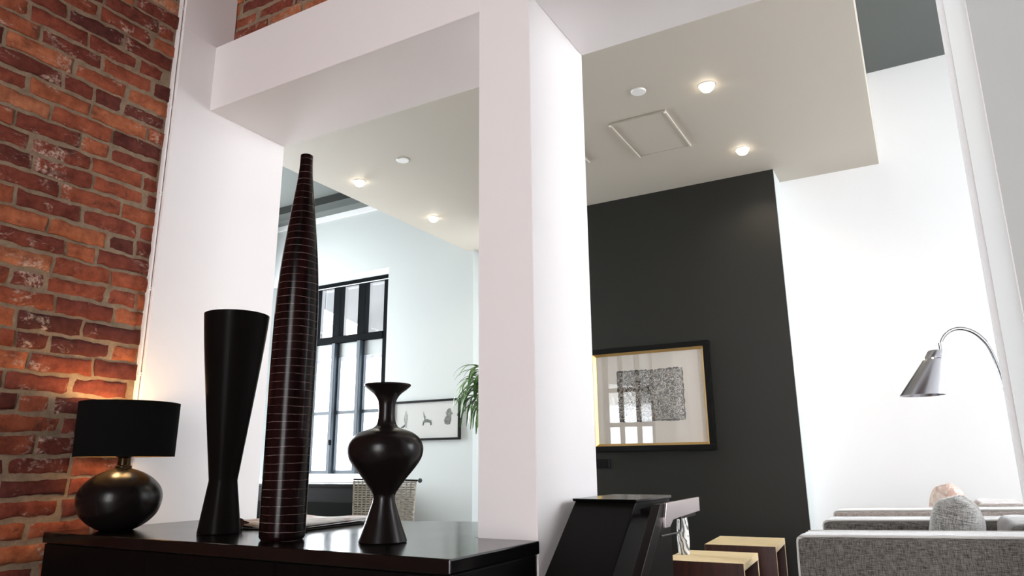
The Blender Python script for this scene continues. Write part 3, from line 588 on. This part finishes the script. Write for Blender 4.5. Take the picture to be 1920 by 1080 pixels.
o.location = (-1.196, 3.99, 0.4705); tag(o, 'slim white vase with grey brush strokes standing on the nearer cube table', 'vase')

# ------------------------------------------------------------------ lounge chairs
def soft(bm_, name, m, parent, bev=0.03, sub=1):
    o = obj(name, bm_, m, parent, smooth=True, bevel=bev, seg=4, angle=180)
    s = o.modifiers.new('sub', 'SUBSURF'); s.levels = s.render_levels = 1
    d = o.modifiers.new('disp', 'DISPLACE'); tx = bpy.data.textures.get('soft_wrinkle') or bpy.data.textures.new('soft_wrinkle', 'CLOUDS'); tx.noise_scale = 0.12; d.texture = tx; d.strength = 0.008; d.mid_level = 0.5; d.texture_coords = 'GLOBAL'
    return o
def subdiv_box(x0, x1, y0, y1, z0, z1, cuts=6, fn=None):
    bm = bmesh.new(); box(bm, x0, x1, y0, y1, z0, z1); bmesh.ops.subdivide_edges(bm, edges=bm.edges, cuts=cuts, use_grid_fill=True)
    if fn:
        for v_ in bm.verts: v_.co = fn(v_.co.copy())
    return bm
def armchair(x, y, label, fabric, dz=0.0, arms=2):
    """open side faces -X; near arm at y=0"""
    t = empty('armchair', (x, y, 0), 0, label, 'armchair'); Wd = 1.07; aw = 0.25; L = 0.98
    def rise(c):
        if c.z > 0.5: c.z += 0.028*c.x/L
        return c
    for y0 in (0.0, Wd-aw)[:arms]:
        a = soft(subdiv_box(0, L, y0, y0+aw, 0.13, 0.68+dz, 5, rise), 'arm', M[fabric], t, 0.028)
        bm = bmesh.new()
        for yy in (y0+0.012, y0+aw-0.012): tube(bm, spline([(0.012, yy, 0.14), (0.006, yy, 0.35), (0.008, yy, 0.635+dz), (0.022, yy, 0.670+dz), (0.06, yy, 0.678+dz), (0.4, yy, 0.688+dz), (0.95, yy, 0.704+dz)], 8), 0.005, 6)
        obj('piping', bm, M['piping'], a, smooth=True)
    soft(subdiv_box(0.02, 0.72, aw+0.003, Wd-aw-0.003, 0.28, 0.46, 5), 'seat_cushion', M[fabric], t, 0.04)
    soft(subdiv_box(0.04, 0.95, aw+0.003, Wd-aw-0.003, 0.13, 0.275, 3), 'seat_base', M[fabric], t, 0.01)
    def lean(c): c.x += 0.10*(c.z-0.3); c.z += 0.02*math.cos((c.y/Wd-0.5)*PI); return c
    soft(subdiv_box(0.66, 0.90, aw+0.003, Wd-aw-0.003, 0.30, 0.71, 6, lean), 'backrest', M[fabric], t, 0.06)
    for lx in (0.06, 0.90):
        for ly in (0.07, Wd-0.07): obj('leg', B((lx-0.02, lx+0.02, ly-0.02, ly+0.02, 0, 0.135)), M['dark_wood'], t, bevel=0.003)
    return t
armchair(-0.468, 2.985, 'dark grey tweed lounge chair nearest the camera with grey cushion', 'tweed')
armchair(-0.487, 4.46, 'pale pinkish grey lounge chair farther back, carrying the pinkish cushion', 'tweed_pink', 0.005, 1)

def cushion(loc, size, rot, m, label):
    bm = bmesh.new(); bmesh.ops.create_cube(bm, size=2); bmesh.ops.subdivide_edges(bm, edges=bm.edges, cuts=11, use_grid_fill=True)
    for v_ in bm.verts:
        x, y, z = v_.co; e = max(abs(y), abs(z)); r2 = (abs(y)**2.6+abs(z)**2.6)**(1/2.6); rr = max(1.0, (abs(y)**3.2+abs(z)**3.2)**(1/3.2)); y /= rr; z /= rr
        k = max(0.0, 1-r2**2.4*0.72) if r2 < 1.15 else 0.0; th = 0.10+0.9*k**0.6 if e < 0.999 else 0.06
        pinch = 1-0.09*(1-max(0, 1-min(abs(y), abs(z))))*0 - 0.07*(1-min(abs(y), abs(z)))*(e > 0.6)
        v_.co = Vector((x*th*size[0]/2, y*pinch*size[1]/2, z*pinch*size[2]/2)) + Vector((noise.noise(v_.co*1.7)*0.012, 0, noise.noise(v_.co*2.3)*0.006))
    o = obj('cushion', bm, m, smooth=True, angle=180); s = o.modifiers.new('sub', 'SUBSURF'); s.levels = s.render_levels = 2
    o.location = loc; o.rotation_euler = rot; return tag(o, label, 'cushion')
cushion((0.070, 3.44, 0.655), (0.19, 0.34, 0.34), (0.0, math.radians(10), math.radians(-6)), M['tweed_cushion'], 'grey woven cushion propped on the nearest lounge chair')
cushion((0.075, 4.95, 0.660), (0.19, 0.34, 0.34), (0.0, math.radians(10), math.radians(-6)), M['pink_print'], 'pinkish patterned cushion propped on the farther lounge chair')

# ------------------------------------------------------------------ reading floor lamp
yl = 2.65; kf = yl/3.3
def L3(x, z): return (x*kf, 0, 0.95+(z-0.95)*kf)
t = empty('floor_lamp', (0, yl, 0), 0, 'brushed steel reading floor lamp with conical shade on arched neck', 'floor lamp')
path = [L3(0.112, 1.400), L3(0.118, 1.418), L3(0.134, 1.440), L3(0.158, 1.455), L3(0.188, 1.458), L3(0.222, 1.444), L3(0.250, 1.416), L3(0.274, 1.370), L3(0.292, 1.285), L3(0.303, 1.185), (0.262, 0, 0.98), (0.272, 0, 0.7), (0.275, 0, 0.3), (0.275, 0, 0.02)]
bm = bmesh.new(); tube(bm, spline(path, 7), lambda s: 0.0042+0.0035*s, 12); obj('arched_pole', bm, M['chrome'], t, smooth=True)
apex = Vector(L3(0.094, 1.378)); cen = Vector(L3(0.022, 1.203)); Ls = apex.z-cen.z; shear = (apex.x-cen.x)/Ls
rt, rb = 0.0255, 0.0655
bm = lathe([(-0.002, 0), (0.0, rt*0.9), (-0.004, rt), (-0.026, rt*1.12), (-0.028, rt*1.20), (-Ls, rb), (-Ls, rb-0.002), (-0.034, rt*1.08), (-0.01, rt*0.8), (-0.01, 0)], 56)
for v_ in bm.verts: v_.co.x += shear*v_.co.z
sh = obj('lamp_shade', bm, M['steel'], t, smooth=True, angle=30); sh.location = apex
for k in range(6):
    a = 2*PI*k/6+0.4; bm = bmesh.new(); bmesh.ops.create_uvsphere(bm, u_segments=10, v_segments=6, radius=0.003); o = obj('vent_hole', bm, M['bulb_soft'], sh, smooth=True); o.location = (rt*1.16*math.cos(a)-0.027*shear, rt*1.16*math.sin(a), -0.027)
o = obj('bulb', lathe([(-0.03, 0), (-0.03, 0.010), (-0.08, 0.022), (-0.105, 0.018), (-0.115, 0)], 20), M['bulb_soft'], sh, smooth=True); o.location = (-0.025, 0, 0)
bm = lathe([(-0.012, 0), (-0.012, 0.0075), (0.012, 0.0075), (0.012, 0)], 16); o = obj('joint', bm, M['chrome'], t, smooth=True, angle=30); o.location = L3(0.108, 1.392)
o = obj('base', lathe([(0, 0), (0, 0.13), (0.012, 0.13), (0.018, 0.12), (0.022, 0.02), (0.03, 0.012), (0.03, 0)], 48), M['steel'], t, smooth=True, angle=30); o.location = (0.275, 0, 0)

# ------------------------------------------------------------------ left room furniture
t = empty('low_cabinet', (-6.0, 5.75, 0), 0, 'low black cabinet standing under the far window', 'cabinet')
obj('body', B((-1.1, 1.12, -0.22, 0.22, 0.05, 0.745)), M['plastic_black'], t, bevel=0.003)
obj('top_board', B((-1.12, 1.14, -0.24, 0.24, 0.7455, 0.775)), M['black_lacquer'], t, bevel=0.003)
for i in range(3): d = obj('door', B((-1.08+i*0.735, -0.36+i*0.735, -0.238, -0.2205, 0.08, 0.60)), mat('dark_grey_door', (0.005, 0.006, 0.005), 0.6, spec=0.03) if i == 0 else bpy.data.materials['dark_grey_door'], t, bevel=0.002); obj('knob', B((-0.42+i*0.735, -0.40+i*0.735, -0.256, -0.2385, 0.45, 0.47)), M['chrome'], d)
obj('plinth', B((-1.05, 1.05, -0.2, 0.2, 0, 0.0495)), M['plastic_black'], t)

t = empty('dining_chair', (-2.80, 3.40, 0), math.radians(0), 'chair with bleached woven wicker back behind the urn vase', 'chair')
# woven back: vertical staves and horizontal weavers
bm = bmesh.new(); xb0, xb1 = -0.232, 0.232
ns = 15
for i in range(ns):
    x = xb0 + (xb1-xb0)*i/(ns-1); tube(bm, [(x*0.93, 0.0, 0.45), (x, 0.012, 0.862)], 0.006 if i in (0, ns-1) else 0.0042, 6)
z = 0.475; r = 0
while z < 0.855:
    k = 0.93+0.07*(z-0.45)/0.41
    pts = [((xb0+(xb1-xb0)*i/(ns-1))*k, 0.012*(z-0.45)/0.41 + (0.008 if (i+r) % 2 else -0.008), z) for i in range(ns)]
    tube(bm, pts, 0.0052, 5); z += 0.0135; r += 1
obj('woven_back', bm, M['wicker'], t, smooth=True)
bm = bmesh.new(); tube(bm, [(-0.235, 0.012, 0.870), (0.0, 0.016, 0.868), (0.262, 0.012, 0.864)], 0.005, 8); obj('top_rail', bm, M['brown_black'], t, smooth=True)
bm = bmesh.new(); bmesh.ops.create_uvsphere(bm, u_segments=16, v_segments=10, radius=0.013); o = obj('finial', bm, M['slate_glare'], t, smooth=True); o.location = (0.262, 0.012, 0.864)
obj('seat', B((-0.23, 0.23, 0.0, 0.44, 0.42, 0.455)), M['wicker'], t, bevel=0.01)
for x in (-0.21, 0.21):
    for y in (0.02, 0.42): bm = bmesh.new(); tube(bm, [(x, y, 0.425), (x*1.06, y*1.04-0.01, 0.0)], 0.014, 8); obj('leg', bm, M['brown_black'], t, smooth=True)

# potted plant
t = empty('potted_plant', (-3.035, 4.97, -0.0), 0, 'tall potted plant with long narrow drooping green leaves beside pillar', 'plant')
obj('pot', lathe([(0, 0), (0, 0.13), (0.30, 0.17), (0.32, 0.175), (0.32, 0.16), (0.29, 0.155), (0.29, 0)], 40), M['plastic_white'], t, smooth=True, angle=30)
obj('soil', lathe([(0.291, 0), (0.291, 0.154), (0.30, 0.1), (0.302, 0)], 24), M['soil'], t)
bm = bmesh.new(); tube(bm, spline([(0, 0, 0.28), (0.02, 0, 0.7), (-0.01, 0.01, 1.1), (0.0, 0.0, 1.62)], 6), 0.016, 10); obj('stem', bm, M['bark'], t, smooth=True)
rnd = random.Random(11)
def leaves(cz, n, lmin, lmax):
    for i in range(n):
        a = rnd.uniform(0, 2*PI) if i % 3 else rnd.uniform(2.2, 4.6); L = rnd.uniform(lmin, lmax); wd = rnd.uniform(0.010, 0.017); up = rnd.uniform(0.2, 1.1); droop = rnd.uniform(0.9, 1.6)
        bm = bmesh.new(); pl = []; pos = Vector((0, 0, cz+rnd.uniform(-0.08, 0.08))); el = up; st = L/9
        for k in range(10):
            pl.append(pos.copy()); pos += Vector((math.cos(a)*math.cos(el), math.sin(a)*math.cos(el), math.sin(el)))*st; el -= droop*0.23
            el = max(el, -1.45)
        sd = Vector((-math.sin(a), math.cos(a), 0)); A = []; D = []; Mm = []
        for k, p in enumerate(pl):
            s = wd*math.sin(PI*min(0.97, 0.08+k/9*0.92))**0.6; A.append(bm.verts.new(p-sd*s)); Mm.append(bm.verts.new(p-Vector((0, 0, s*0.35)))); D.append(bm.verts.new(p+sd*s))
        for k in range(9): bm.faces.new((A[k], A[k+1], Mm[k+1], Mm[k])); bm.faces.new((Mm[k], Mm[k+1], D[k+1], D[k]))
        yield bm
allb = []
for cz, n, a_, b_ in ((1.62, 34, 0.26, 0.42), (1.52, 34, 0.26, 0.45), (1.40, 30, 0.22, 0.40)):
    for bm in leaves(cz, n, a_, b_):
        o = obj('leaf', bm, M['leaf_b'] if rnd.random() < 0.35 else M['leaf'], t, smooth=True)
